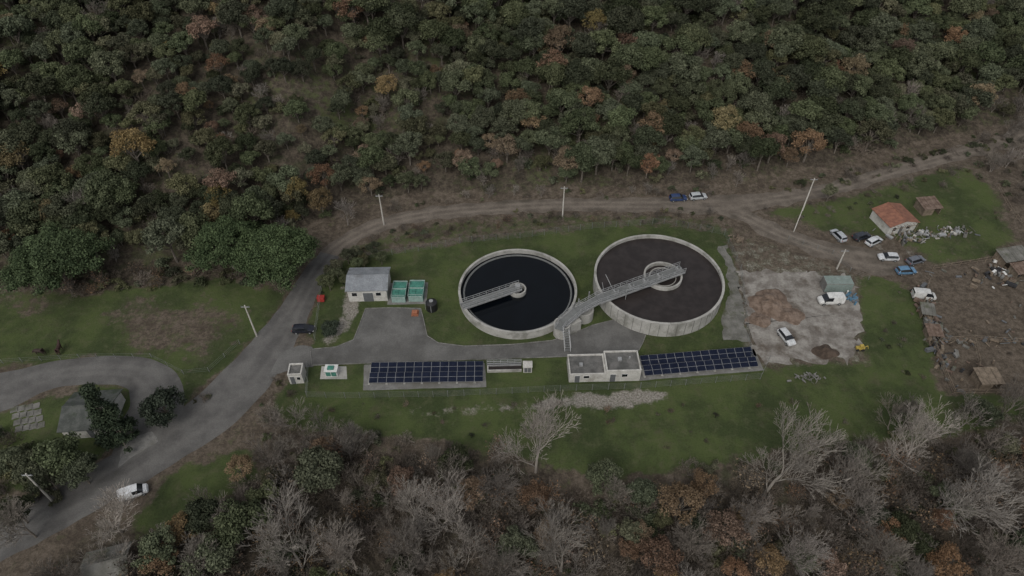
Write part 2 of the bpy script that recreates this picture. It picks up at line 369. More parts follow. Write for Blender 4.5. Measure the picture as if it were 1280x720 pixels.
# ---------------- tanks
def circ(n=96): return [2*math.pi*k/n for k in range(n)]
def tank(name,u,v,zr,R,zw,wm):
    c=W(u,v,zr); X=Matrix.Translation((c.x,c.y,0)); e=empty(name,X); 
    MB().ring((0,0),R-.35,R,-.3,zr,96).obj('wall',[M['concrete']],parent=e,bevel=.04)
    MB().ring((0,0),R-.42,R+.06,zr+.003,zr+.14,96).obj('coping',[M['concrete']],parent=e)
    MB().add([((R-.34)*math.cos(a),(R-.34)*math.sin(a),zw) for a in circ()],[tuple(range(96))]).obj('water',[wm],parent=e)
    return e,c
def walkway(mb,p0,p1,wd=1.2,rail=1.1,posts=1.5,beam=.35):
    p0=Vector(p0);p1=Vector(p1); d=p1-p0; L_=d.length; 
    ang=math.atan2(d.y,d.x); pit=math.atan2(d.z,math.hypot(d.x,d.y))
    X=Matrix.Translation(p0)@Matrix.Rotation(ang,4,'Z')@Matrix.Rotation(-pit,4,'Y')
    mb.box(0,L_,-wd/2,wd/2,-.06,0,1,X)
    for s in (-1,1):
        y=s*(wd/2+.06)
        mb.box(0,L_,y-.06,y+.06,-beam,.08,0,X)
        for z in (rail,rail*.55): mb.tube(X@Vector((0,y,z)),X@Vector((L_,y,z)),.045,0,5)
        k=max(2,int(L_/posts)+1)
        for i in range(k+1):
            x=L_*i/k; mb.tube(X@Vector((x,y,0)),X@Vector((x,y,rail)),.045,0,5)
    return X,L_
ZL=1.8
e,c1=tank('clarifier_tank',647,361,ZL,12.0,ZL-.85,M['clear'])
MB().ring((0,0),10.9,11.05,ZL-1.4,ZL-.62,96).ring((0,0),10.75,10.9,ZL-1.1,ZL-.75,96).obj('weir_channel',[M['grate']],parent=e)
MB().ring((0,0),1.45,1.75,.2,ZL+.1,40).cyl((0,0,.2),.45,ZL,20).obj('centre_ring',[M['concrete']],parent=e)
mb=MB(); pe=W(577,383,ZL+.3)-Vector((c1.x,c1.y,0)); pe=Vector((pe.x,pe.y,ZL+.35)); dd=Vector((pe.x,pe.y,0)).normalized()
walkway(mb,Vector((0,0,ZL+.35))-dd*.6,pe,1.5)
mb.cyl((0,0,ZL+.1),.5,.9,16); mb.box(-.5,.5,-.4,.4,ZL+.4,ZL+1.1)
for s in (3,6,9,11.2): q=dd*s; mb.tube((q.x,q.y,ZL+.1),(q.x,q.y,ZL-1),.07)
mb.obj('scraper_bridge',[M['steel'],M['grate']],parent=e)
ZR=3.5
e,c2=tank('aeration_tank',823.5,346,ZR,13.05,ZR-.65,M['sludge'])
cr=W(829,343,ZR+.2); cr=Vector((cr.x-c2.x,cr.y-c2.y,0))
MB().ring(cr,3.55,3.9,1.5,ZR+.15,56).ring(cr,2.6,2.75,1.5,ZR-.4,40).cyl((cr.x,cr.y,1.5),.6,2.5,20).obj('centre_ring',[M['concrete']],parent=e)
mb=MB(); ZB=ZR+.75; a=W(853,336,ZB)-Vector((c2.x,c2.y,0)); b_=W(748,374,ZB)-Vector((c2.x,c2.y,0)); a.z=b_.z=ZB
walkway(mb,a,b_,2.0); td=(b_-a).normalized(); tn=Vector((-td.y,td.x,0))
for s in (.05,.28,.45,.62,.8):
    q=a.lerp(b_,s); X=Matrix.Translation(q)@Matrix.Rotation(math.atan2(td.y,td.x),4,'Z')
    mb.box(-.5,.5,-.45,.35,.02,.7,0,X); mb.cyl((q.x,q.y,ZB+.7),.28,.4,12,1)
for k in range(14):
    q=a.lerp(b_,k/14); r=a.lerp(b_,(k+1)/14); 
    for s in (-1,1): mb.tube(q+tn*s*1.06+Vector((0,0,.02)),r+tn*s*1.06+Vector((0,0,1.05)),.03,0,4)
for s in (.3,.55,.8):
    q=a.lerp(b_,s); mb.tube(q-tn*1.1,q-tn*1.1-Vector((0,0,1.8)),.12)
q=a.lerp(b_,.42)+tn*1.3; mb.tube(q+Vector((0,0,-.2)),q+td*6+Vector((0,0,1.3)),.09); mb.tube(q+td*6+Vector((0,0,1.3)),q+td*6+Vector((0,0,-1.3)),.07)
q=a.lerp(b_,.8)-tn*1.2; mb.tube(q,q+Vector((-1.5,1.5,2.6)),.06); mb.tube(q+td*2,q+td*2+Vector((-.5,.5,2.2)),.05)
mb.obj('access_bridge',[M['steel'],M['grate']],parent=e)
mb=MB()
for k in range(48):
    an=2*math.pi*k/48; x=13.06*math.cos(an);y=13.06*math.sin(an)
    mb.box(-.02,.03,-.05,.05,0,ZR-.05,0,Matrix.Translation((x,y,0))@Matrix.Rotation(an,4,'Z'))
mb.obj('panel_joints',[M['gravel']],parent=e)
p=W(712,412); e=empty('distribution_chamber',Matrix.Translation(p))
def rel(u,v,z=0): 
    q=W(u,v,z); return Vector((q.x-p.x,q.y-p.y,z))
q=rel(703,404,3.0); MB().ring(q,1.35,1.65,0,3.0,36).cyl((q.x,q.y,0),1.4,2.6,36).obj('shaft',[M['concrete']],parent=e)
q2=rel(730,386,2.4); MB().ring(q2,1.6,1.95,0,2.4,36).cyl((q2.x,q2.y,0),1.65,1.9,36).obj('round_chamber',[M['concrete']],parent=e)
q3=rel(716,400,2.6); MB().box(-1.3,1.3,-1.1,1.1,0,2.6,0,Matrix.Translation((q3.x,q3.y,0))@Matrix.Rotation(.6,4,'Z')).obj('box_chamber',[M['concrete']],parent=e,bevel=.03)
mb=MB(); A_=rel(748,374,ZB);B_=rel(722,388,ZB-.4);C_=rel(703,404,3.3); D_=rel(698,412,3.3)
walkway(mb,A_,B_,1.7); walkway(mb,B_,C_,1.9); walkway(mb,C_,D_,1.4)
for s in (rel(735,381),rel(722,390)): mb.tube((s.x,s.y,0),(s.x,s.y,ZB-.5),.14)
for k in range(9):
    q=C_+Vector((.5+.05*k,-1.7-.32*k,-.35*k)); mb.box(-.5,.5,-.14,.14,-.05,0,1,Matrix.Translation(q))
for s in (-.5,.6): mb.tube(C_+Vector((.5+s,-1.6,1)),C_+Vector((.9+s,-4.4,-2)),.04); mb.tube(C_+Vector((.5+s,-1.6,-.1)),C_+Vector((.9+s,-4.4,-3.1)),.06)
mb.obj('walkway',[M['steel'],M['grate']],parent=e)
# ---------------- buildings
def window(mb,x0,x1,z0,z1,y=0):
    mb.box(x0-.06,x1+.06,y-.05,y-.003,z0-.06,z1+.06,1); mb.box(x0,x1,y-.07,y-.052,z0,z1,0)
def gable(name,f,wd,dp,he,hr,wallm,roofm,wins=(),doors=(),ov=.3,axis='x'):
    X,L_=f; wd=wd or L_; e=empty(name,X)
    mb=MB().box(0,wd,0,dp,-.2,he)
    if axis=='x': mb.add([(0,0,he),(0,dp,he),(0,dp/2,hr),(wd,0,he),(wd,dp,he),(wd,dp/2,hr)],[(0,1,2),(3,5,4)])
    else: mb.add([(0,0,he),(wd,0,he),(wd/2,0,hr),(0,dp,he),(wd,dp,he),(wd/2,dp,hr)],[(0,1,2),(3,5,4)])
    mb.obj('walls',[wallm],parent=e)
    r=MB(); th=.12
    if axis=='x':
        sl=(hr-he)/(dp/2)
        for s in (0,1):
            y0=-ov if s==0 else dp+ov; z0=he-ov*sl
            r.add([(-ov,y0,z0),(wd+ov,y0,z0),(wd+ov,dp/2,hr),(-ov,dp/2,hr),(-ov,y0,z0+th),(wd+ov,y0,z0+th),(wd+ov,dp/2,hr+th),(-ov,dp/2,hr+th)],[(0,1,2,3),(4,5,6,7),(0,1,5,4),(1,2,6,5),(3,0,4,7)])
        r.tube((-ov,dp/2,hr+th),(wd+ov,dp/2,hr+th),.1)
    else:
        sl=(hr-he)/(wd/2)
        for s in (0,1):
            x0=-ov if s==0 else wd+ov; z0=he-ov*sl
            r.add([(x0,-ov,z0),(x0,dp+ov,z0),(wd/2,dp+ov,hr),(wd/2,-ov,hr),(x0,-ov,z0+th),(x0,dp+ov,z0+th),(wd/2,dp+ov,hr+th),(wd/2,-ov,hr+th)],[(0,1,2,3),(4,5,6,7),(0,1,5,4),(1,2,6,5),(3,0,4,7)])
        r.tube((wd/2,-ov,hr+th),(wd/2,dp+ov,hr+th),.1)
    r.obj('roof',[roofm],parent=e)
    wb=MB()
    for a in wins: window(wb,*a)
    if wins: wb.obj('windows',[M['glass'],M['white']],parent=e)
    db=MB()
    for a in doors: window(db,*a)
    if doors: db.obj('door',[M['door'],M['white']],parent=e)
    return e
gable('plant_building',frame((437,377),(485,376)),None,6.2,3.3,4.3,M['wall'],M['roofblue'],[(.8,1.8,1.6,2.5),(5.6,6.6,1.6,2.5)],[(3,5,0,2.4)],.35)
for (a,b_) in (((490,379),(507,379)),((511,378),(529,378))):
    X,L_=frame(a,b_); e=empty('screening_unit',X)
    mb=MB().box(0,L_,.3,4.6,0,1.5,0); mb.obj('body',[M['teal']],parent=e,bevel=.04)
    mb=MB().box(-.08,L_+.08,2.4,2.55,1.5,1.75,0).box(-.08,0,.2,4.7,1.505,1.8,0).box(L_,L_+.08,.2,4.7,1.505,1.8,0).box(0,L_,4.6,4.7,1.505,1.8,0).box(0,L_,.15,.29,0,1.6,0)
    for x in (.1,L_/2,L_-.1): mb.tube((x,.2,0),(x,.2,2.1),.05); 
    mb.tube((.1,.2,2.1),(L_-.1,.2,2.1),.05)
    mb.obj('frame',[M['tealpale']],parent=e)
    MB().box(.15,L_-.15,2.6,4.5,1.503,1.6).box(.15,L_/2-.1,.5,2.3,1.503,1.62).obj('lid',[M['teal']],parent=e)
X,L_=frame((484,381),(533,380)); MB().box(0,L_,0,6.2,.0,.06).obj('concrete_base',[M['gravel']],X=X)
p=W(540,386); e=empty('storage_tank',Matrix.Translation(p))
MB().cyl((0,0,0),1.15,1.9,28).cyl((0,0,1.9),1.15,.35,28,0,.45).obj('body',[M['black']],parent=e)
MB().cyl((0,0,2.25),.4,.15,16).tube((0,-1.3,.3),(0,-1.3,2),.06).tube((-1.2,-.4,.1),(-1.2,-.4,1.8),.05).obj('pipes',[M['steel']],parent=e)
mb=MB(); X=Matrix.Translation(W(519,392))
for k in range(6): mb.box(-.7,.7,-.9+k*.3,-.7+k*.3,.18,.24,0,X)
for x in (-.65,0,.6): mb.box(x,x+.1,-.9,.8,.078,.178,0,X)
mb.box(-.5,.5,-.5,.4,.243,.7,0,X); mb.obj('pallet',[M['orange']])
mb=MB(); X=Matrix.Translation(W(402,376))
mb.box(-.7,.7,-.5,.5,.15,1.1,0,X); mb.box(-.75,.75,-.55,.55,1.103,1.2,0,X)
for x in (-.55,.55):
    for y in (-.4,.4): mb.tube(X@Vector((x-.06,y,.12)),X@Vector((x+.06,y,.12)),.12,1,10)
mb.obj('waste_bin',[M['red'],M['black']],bevel=.04)
def flat(name,f,secs,wins,doors):
    X,_=f; e=empty(name,X); wl=MB();rf=MB();
    for (x0,x1,y0,y1,h) in secs:
        t=.24; wl.box(x0,x1,y0,y1,-.2,h-.35)
        wl.box(x0,x1,y0,y0+t,h-.352,h); wl.box(x0,x1,y1-t,y1,h-.352,h); wl.box(x0,x0+t,y0+t,y1-t,h-.352,h); wl.box(x1-t,x1,y0+t,y1-t,h-.352,h)
        rf.box(x0+t+.003,x1-t-.003,y0+t+.003,y1-t-.003,h-.34,h-.3)
    wl.obj('walls',[M['wall']],parent=e); rf.obj('roof',[M['flatroof']],parent=e)
    wb=MB()
    for a in wins: window(wb,*a)
    wb.obj('windows',[M['glass'],M['white']],parent=e)
    db=MB()
    for a in doors: window(db,*a)
    db.obj('door',[M['door'],M['white']],parent=e); return e
e=flat('control_building',frame((711,478),(798,476)),[(0,6.6,.02,4.7,2.3),(6.62,12.9,0,4.7,3.1)],[(2.6,3.6,1.2,1.8,.02),(9.5,10.5,1.4,2.1)],[(1,1.9,0,1.9,.02),(7.4,8.4,0,2.1)])
MB().box(2,2.6,2,2.6,2.0,2.45).box(9,9.7,2.4,3.1,2.8,3.2).cyl((11.2,3,2.8),.15,.5,10).obj('roof_vents',[M['steel']],parent=e)
flat('gate_kiosk',frame((363,480),(381,479)),[(0,2.5,0,2.6,2.7)],[(1.5,2.1,1.2,1.9)],[(.3,1.1,0,2.1)])
X,_=frame((407,472),(424,472)); e=empty('utility_cabinet',X)
MB().box(0,2.2,.2,1.7,0,1.5).box(-.1,2.3,.1,1.8,1.503,1.6).obj('casing',[M['white']],parent=e,bevel=.03)
MB().box(.15,1.0,.16,.197,.2,1.3).box(1.15,2.05,.16,.197,.2,1.3).box(.5,1.6,.5,1.3,1.603,1.9).obj('doors',[M['teal']],parent=e)
X,L_=frame((609,466),(652,465)); e=empty('metering_channel',X)
MB().box(0,L_,0,.25,0,.6).box(0,L_,1.3,1.55,0,.6).box(0,.25,.26,1.29,0,.6).obj('walls',[M['concrete']],parent=e)
MB().box(.25,L_,.26,1.29,.0,.3).obj('water',[M['sludge']],parent=e)
mb=MB(); walkway(mb,(0,1.45,.6),(L_,1.45,.6),.2); mb.obj('railing',[M['steel'],M['grate']],parent=e)
X,L_=frame((654,466),(665,466)); e=empty('meter_cabinet',X)
MB().box(0,1.6,0,1.4,0,1.6).box(-.08,1.68,-.08,1.48,1.603,1.7).obj('casing',[M['wall']],parent=e,bevel=.03); MB().box(.2,.75,-.04,-.003,.2,1.4).box(.85,1.4,-.04,-.003,.2,1.4).obj('doors',[M['door']],parent=e)
gable('red_roof_house',frame((1108,294),(1142,288)),None,6.4,2.5,3.5,M['wall'],M['tiles'],[(.9,1.8,1.0,1.9),(4.4,5.3,1.0,1.9)],[(2.7,3.6,0,2.0)],.3,'y')
X,L_=frame((1112,297),(1146,290)); e=empty('pergola',X)
mb=MB()
for x in (0,2.2,4.4,6.4): mb.tube((x,0,0),(x,0,2.3),.06)
mb.tube((0,0,2.3),(6.4,0,2.3),.06)
for k in range(9): mb.tube((k*.8,0,2.36),(k*.8,1.0,2.4),.04)
mb.obj('posts',[M['wood']],parent=e)
def leanto(name,f,wd,dp,h1,h2,wallm,roofm,open_front=False):
    X,_=f; e=empty(name,X); mb=MB()
    for x in (0,wd-.12):
        for y,h in ((0,h1),(dp-.12,h2)): mb.box(x,x+.12,y,y+.12,0,h)
    mb.add([(0,.13,0),(0,dp-.13,0),(0,dp-.13,h2),(0,.13,h1)],[(0,1,2,3)]); mb.add([(wd,.13,0),(wd,dp-.13,0),(wd,dp-.13,h2),(wd,.13,h1)],[(0,1,2,3)]); mb.box(.13,wd-.13,dp-.06,dp,0,h2)
    if not open_front: mb.box(.13,wd*.6,0,.06,0,h1)
    mb.obj('frame_and_boards',[wallm],parent=e)
    r=MB(); n=max(3,int(wd/.5))
    for k in range(n):
        x0=-.25+k*(wd+.5)/n; x1=-.25+(k+1)*(wd+.5)/n-.03; dz=.03*(k%2)
        r.add([(x0,-.3,h1+dz),(x1,-.3,h1+dz),(x1,dp+.3,h2+dz),(x0,dp+.3,h2+dz),(x0,-.3,h1+dz+.05),(x1,-.3,h1+dz+.05),(x1,dp+.3,h2+dz+.05),(x0,dp+.3,h2+dz+.05)],[(3,2,1,0),(4,5,6,7),(0,1,5,4),(1,2,6,5),(2,3,7,6),(3,0,4,7)])
    r.obj('roof',[roofm],parent=e); return e
leanto('wooden_shed',frame((1152,270),(1174,268)),4.2,3.6,2.0,2.4,M['wood'],M['rust'])
leanto('wooden_shed',frame((1222,488),(1246,487)),3.8,3.0,2.0,2.4,M['wood'],M['wood'])
leanto('animal_shelter',frame((1252,336),(1284,331)),6,3.2,2,2.6,M['wood'],M['strip'],True)
leanto('animal_shelter',frame((1268,350),(1290,347)),4,2.6,1.8,2.2,M['wood'],M['rust'],True)
leanto('animal_shelter',frame((1150,398),(1163,400)),2.2,2.6,1.5,1.8,M['wood'],M['strip'],True)
leanto('animal_shelter',frame((1158,425),(1172,426)),2.4,2.4,1.5,1.8,M['wood'],M['rust'],True)
gable('farm_house',frame((84,549),(140,545)),None,7.5,2.7,4.0,M['wall'],M['darkroof'],[(1,2,1,2)],[(4,5,0,2.1)],.4)
gable('garden_shed',frame((112,742),(165,728)),None,5,2.2,3.2,M['wood'],M['strip'],[(1,2,1,1.8)],[(3,4,0,2)],.3)
X,L_=frame((1029,366),(1063,366)); e=empty('storage_container',X)
MB().box(0,L_,0,2.5,.15,2.5).obj('body',[M['gravel']],parent=e,bevel=.04)
mb=MB(); 
for k in range(24): mb.box(.1+k*L_/24.5,.2+k*L_/24.5,-.04,-.002,.25,2.4); mb.box(.1+k*L_/24.5,.2+k*L_/24.5,0.05,2.45,2.503,2.54)
mb.obj('ribs',[M['tealpale']],parent=e)
# ---------------- solar arrays
def solar_array(f,cols,rows=2):
    X,L_=f; e=empty('solar_panel_array',X); pw=L_/cols; fr=MB();gl=MB();st=MB(); tilt=math.radians(14)
    for r in range(rows):
        y0=.25+r*2.35; X2=Matrix.Translation((0,y0,.45))@Matrix.Rotation(tilt,4,'X')
        for i in range(cols):
            for j in range(2):
                x0=i*pw+.01; x1=(i+1)*pw-.01; a=j*1.03+.0; b_=a+1.01
                fr.box(x0,x1,a,b_,0,.04,0,X2); gl.box(x0+.025,x1-.025,a+.02,b_-.02,.042,.046,0,X2)
        for i in range(0,cols+1,2):
            x=min(i*pw,L_-.1)+.03
            p0=X2@Vector((x,.1,0)); p1=X2@Vector((x,1.95,0)); st.tube((p0.x,p0.y,0),p0,.04); st.tube((p1.x,p1.y,0),p1,.04); st.box(x-.2,x+.2,y0-.1,y0+2.0,.031,.14,1)
    fr.obj('frames',[M['steel']],parent=e); gl.obj('cells',[M['solar']],parent=e); st.obj('supports',[M['steel'],M['concrete']],parent=e)
solar_array(frame((461,482),(604,480)),13)
solar_array(frame((806,473),(948,461)),13)
# ---------------- poles
def pole(u,v,h,lean=0,arm=True):
    p=W(u,v); z=hg(p.x,p.y); mb=MB(); top=Vector((lean,0,h))
    mb.tube((0,0,-.3),top,.18,0,10,.11)
    if arm:
        mb.box(-.8,.8,-.06,.06,h-.5,h-.38,1)
        for x in (-.7,0,.7): mb.cyl((x,0,h-.38),.06,.25,8,2)
    mb.obj('utility_pole',[M['pole'],M['steel'],M['door']],X=Matrix.Translation((p.x,p.y,z)))
for a in ((480,281,8.6),(703,272,8.8),(1003,263,9.2),(321,420,8.6),(66,627,8.5),(1046,336,5.5)): pole(*a)
p=W(992,290); q=W(1003,263); MB().tube((0,0,-.2),(q.x-p.x,q.y-p.y,6.5),.11,0,8,.08).tube((0,0,0),(0,.1,1.2),.06,0).obj('pole_brace',[M['pole']],X=Matrix.Translation(p))
# ---------------- fences
def fence(name,px,h,sp,pm,wires=3,r=.04,rail=False,wr=.012):
    mb=MB(); pts=[W(u,v) for u,v in px]
    for a,b_ in zip(pts[:-1],pts[1:]):
        n=max(1,int((b_-a).length/sp)); prev=None
        for i in range(n+1):
            q=a.lerp(b_,i/n); q.z=hg(q.x,q.y); mb.tube(q,q+Vector((random.uniform(-.05,.05),random.uniform(-.05,.05),h)),r,0,5)
            if prev:
                for k in range(wires):
                    zz=h*(k+1)/wires-.05; mb.tube(prev+Vector((0,0,zz)),q+Vector((0,0,zz)),r*.7 if rail else wr,0,4)
            prev=q.copy()
    return mb.obj(name,[pm])
fence('chain_link_fence',[(386,458),(384,497),(432,498),(560,496),(700,489),(800,486),(950,474),(960,452)],1.8,2.6,M['fence'],5,.045,False,.014)
fence('chain_link_fence',[(394,425),(404,352),(440,326),(540,312),(575,304)],1.8,2.6,M['fence'],5)
fence('chain_link_fence',[(575,304),(650,298),(740,286),(830,280),(905,294),(925,338),(938,450)],1.8,2.6,M['fence'],5)
fence('wooden_fence',[(1172,428),(1215,425),(1250,428),(1300,430)],1.4,2,M['wood'],3,.08,True)
fence('wooden_fence',[(1160,352),(1152,385),(1165,430),(1180,470),(1190,492),(1300,493)],1.4,1.9,M['wood'],3,.08,True)
fence('wooden_fence',[(1165,338),(1210,331),(1262,322)],1.4,2,M['wood'],2,.07,True)
fence('wooden_fence',[(1245,235),(1262,265),(1290,300)],1.3,2.4,M['wood'],2,.06,True)
fence('wooden_fence',[(1215,425),(1222,455),(1218,488)],1.3,2.2,M['wood'],2,.06,True)
fence('wire_fence',[(-20,456),(100,448),(190,447),(230,468),(262,465),(300,430)],1.3,3,M['fence'],3,.05)
fence('wire_fence',[(985,300),(1040,318),(1062,340),(1085,350)],1.3,2.6,M['fence'],3,.05)
# ---------------- scrap
def junk(name,u,v,wx,wy,n,mats,smax=1.2,hmax=.7):
    mb=MB(); p=W(u,v)
    for k in range(n):
        s=random.uniform(.2,smax); x=random.gauss(0,wx/3);y=random.gauss(0,wy/3)
        X=Matrix.Translation((x,y,random.uniform(0,.25)))@Matrix.Rotation(random.uniform(0,3),4,'Z')@Matrix.Rotation(random.uniform(-.3,.3),4,'X')
        t=random.random(); mi=random.randrange(len(mats))
        if t<.5: mb.box(-s,s,-s*.4,s*.4,0,random.uniform(.1,hmax),mi,X)
        elif t<.75: mb.tube(X@Vector((-s*1.3,0,.2)),X@Vector((s*1.3,0,.35)),.08,mi)
        else: mb.tube(X@Vector((0,0,0)),X@Vector((0,0,hmax*1.1)),s*.35,mi,10)
    return mb.obj(name,mats,X=Matrix.Translation(p))
jm=[M['gravel'],M['door'],M['steel'],M['wood'],M['gravel'],M['strip'],M['darkmetal'],M['wall']]
junk('scrap_pile',1150,294,12,2.4,60,jm,.9,.6); junk('scrap_pile',1190,290,8,3.5,45,jm,.9,.6); junk('scrap_pile',1136,301,6,2,25,jm,.8)
jd=[M['strip'],M['wood'],M['door'],M['rust'],M['darkmetal']]
junk('scrap_pile',1163,400,2.6,12,90,jd+[M['gravel']],1.0); junk('scrap_pile',1158,372,3,4,25,jd,.9); junk('scrap_pile',1174,448,2,8,45,jd,.9); junk('scrap_pile',1262,345,8,6,50,jd+[M['gravel'],M['white']],1.0)
junk('scrap_pile',1062,372,2.5,4,22,[M['blue'],M['blue'],M['white'],M['door']],.8,.8); junk('rubble',1008,474,5,1.8,40,[M['strip'],M['gravel']],.4,.3)
junk('scrap_pile',1225,470,8,5,14,jd,.8); junk('scrap_pile',1215,345,14,3,26,jd,.8,.5); junk('scrap_pile',1255,400,12,8,14,jd,.6,.4); junk('scrap_pile',1225,428,14,1.5,34,jd,.8,.5)
junk('wood_pile',920,300,2,2,14,[M['rust'],M['wood']],.8)
mb=MB(); X=Matrix.Translation(W(1074,437))@Matrix.Scale(.85,4)
mb.box(-.9,.9,-.4,.4,.3,.9,0,X); mb.box(-.2,.6,-.35,.35,.903,1.5,0,X); mb.tube(X@Vector((.9,0,.8)),X@Vector((1.5,0,1.3)),.09,0); mb.tube(X@Vector((1.5,0,1.3)),X@Vector((1.9,0,.3)),.08,0)
for x in(-.6,.6):
    for y in (-.45,.45): mb.tube(X@Vector((x,y-.1,.3)),X@Vector((x,y+.1,.3)),.3,1,12)
mb.obj('mini_loader',[M['yellow'],M['tyre']],bevel=.03)
def mound(name,u,v,rx,ry,h,mat):
    p=W(u,v); mb=MB(); n=40;rr=16; V=[(0,0,h)]
    for j in range(1,rr+1):
        for k in range(n):
            a=2*math.pi*k/n; t=j/rr; q=Vector((math.cos(a)*t*rx,math.sin(a)*t*ry,0)); f=1+.5*noise.noise(q*.5+Vector((u,v,0)))
            z=h*(1-t)**1.1*(1+.6*noise.noise(q*.9+Vector((u,0,0))))*(1 if t<1 else 0)
            V.append((q.x*f,q.y*f,max(0,z)+(.02 if j<rr else -.05)))
    Fc=[(0,1+k,1+(k+1)%n) for k in range(n)]
    for j in range(rr-1):
        for k in range(n): a=1+j*n; Fc.append((a+k,a+n+k,a+n+(k+1)%n,a+(k+1)%n))
    mb.add(V,Fc).obj(name,[mat],X=Matrix.Translation((p.x,p.y,.03)),smooth=True)
M['soil']=surf('soil_heap',(.11,.078,.058),(.185,.139,.109),.8,.95,None,fine=3,bst=.5); M['dsoil']=surf('dark_soil_heap',(.045,.033,.025),(.09,.066,.05),.9,.95,None,fine=3,bst=.5)
mound('soil_heap',962,380,4.3,4.3,1.4,M['soil']); mound('soil_heap',984,394,3.4,2.4,.7,M['soil']); mound('soil_heap',950,400,2.6,2.2,.7,M['soil']); mound('soil_heap',1031,440,2.4,1.8,1.0,M['dsoil'])
# ---------------- vehicles
import bmesh
def paint(c): return plain('car_paint',c,.25,.0,.5)
def vehicle(name,u,v,head,color,kind='hatch',sc=1.0):
    p=W(u,v); z=hg(p.x,p.y); X=Matrix.Translation((p.x,p.y,z+.05))@Matrix.Rotation(math.radians(head),4,'Z')@Matrix.Scale(sc,4); e=empty(name,X)
    if kind=='hatch':
        st=[(-2.1,.72,.45,.75,.8,.6),(-2.02,.84,.3,.9,.98,.74),(-1.75,.87,.25,.95,1.36,.64),(-1.45,.88,.25,.96,1.44,.62),(-.5,.89,.25,.95,1.48,.62),(.35,.89,.25,.93,1.44,.62),(1.05,.88,.25,.92,.97,.74),(1.85,.83,.27,.78,.83,.68),(2.05,.72,.35,.66,.69,.58),(2.12,.6,.42,.56,.58,.5)]
        roof=(2,5)
    else:
        st=[(-2.5,.85,.45,1.1,1.6,.8),(-2.45,.95,.3,1.15,1.95,.82),(-2.2,.97,.28,1.15,2.05,.84),(0,.97,.28,1.15,2.08,.84),(1.0,.96,.28,1.15,2.0,.82),(1.75,.94,.28,1.1,1.2,.8),(2.35,.88,.3,.95,1.0,.74),(2.5,.75,.4,.7,.74,.62)]
        roof=(2,4)
    n=len(st); V=[];Fc=[];Mi=[]
    for (x,hw,zb,zs,zr,rw) in st:
        V+=[(x,-hw*.92,zb),(x,-hw,(zb+zs)/2),(x,-hw*.97,zs),(x,-rw,zr),(x,-rw*.4,zr+.03),(x,rw*.4,zr+.03),(x,rw,zr),(x,hw*.97,zs),(x,hw,(zb+zs)/2),(x,hw*.92,zb)]
    for i in range(n-1):
        for k in range(10):
            k2=(k+1)%10; Fc.append((i*10+k,i*10+k2,(i+1)*10+k2,(i+1)*10+k)); g_=0
            if k in(2,6) and roof[0]<=i<roof[1] and not (kind=='van' and i<3): g_=1
            if k in(2,6) and i==roof[1]: g_=1
            if k in (3,4,5) and i==roof[1]: g_=1
            if kind=='hatch' and k in(3,4,5) and i==1: g_=1
            if kind=='van' and k in (3,4,5) and i==0: g_=1
            Mi.append(g_)
    Fc+= [tuple(range(9,-1,-1)),tuple(range((n-1)*10,n*10))]; Mi+=[0,0]
    mb=MB(); mb.v=V; mb.f=Fc; mb.m=Mi
    o=mb.obj('body',[paint(color),M['glass']],parent=e,bevel=.025)
    bm=bmesh.new(); bm.from_mesh(o.data); bmesh.ops.recalc_face_normals(bm,faces=bm.faces); bm.to_mesh(o.data); bm.free()
    wx=(1.32,-1.28) if kind=='hatch' else (1.6,-1.5); wh=MB()
    for x in wx:
        for s in (-1,1):
            y=s*(.8 if kind=='hatch' else .88); wh.tube((x,y-.11,.28),(x,y+.11,.28),.32,0,16); wh.tube((x,y-.125,.28),(x,y+.125,.28),.17,1,10)
    wh.obj('wheels',[M['tyre'],M['steel']],parent=e)
    fx=st[-2][0]-.12; d_=MB()
    for s in (-1,1):
        d_.box(fx,fx+.16,s*.62-.14,s*.62+.14,st[-2][3]-.12,st[-2][3]+.015,0); d_.box(st[0][0]-.03,st[0][0]+.1,s*.64-.1,s*.64+.1,.72,.86,1)
        d_.box(.78 if kind=='hatch' else 1.5,.95 if kind=='hatch' else 1.65,s*.97-.1,s*.97+.1,.95,1.1,2)
    d_.obj('lights_and_mirrors',[M['white'],M['red'],M['black']],parent=e)
    return e
cars=[(380,414,2,(.018,.02,.028),'hatch'),(847,250,5,(.03,.05,.12),'hatch'),(872,248,8,(.4,.42,.43),'hatch'),(1047,297,108,(.36,.38,.4),'hatch'),(1076,298,20,(.03,.035,.045),'hatch'),(1091,304,30,(.5,.52,.53),'hatch'),
(1109,324,176,(.5,.51,.52),'hatch'),(1131,341,5,(.1,.2,.31),'hatch'),(1143,328,20,(.12,.13,.15),'hatch'),(982,424,-72,(.5,.51,.51),'hatch')]
for u,v,h_,c_,k_ in cars: vehicle('parked_car',u,v,h_,c_,k_)
vehicle('delivery_van',1037,378,182,(.58,.58,.56),'van'); vehicle('delivery_van',1153,372,-8,(.5,.5,.48),'van',.92); 
vehicle('delivery_van',169,618,24,(.6,.61,.62),'van',.85)
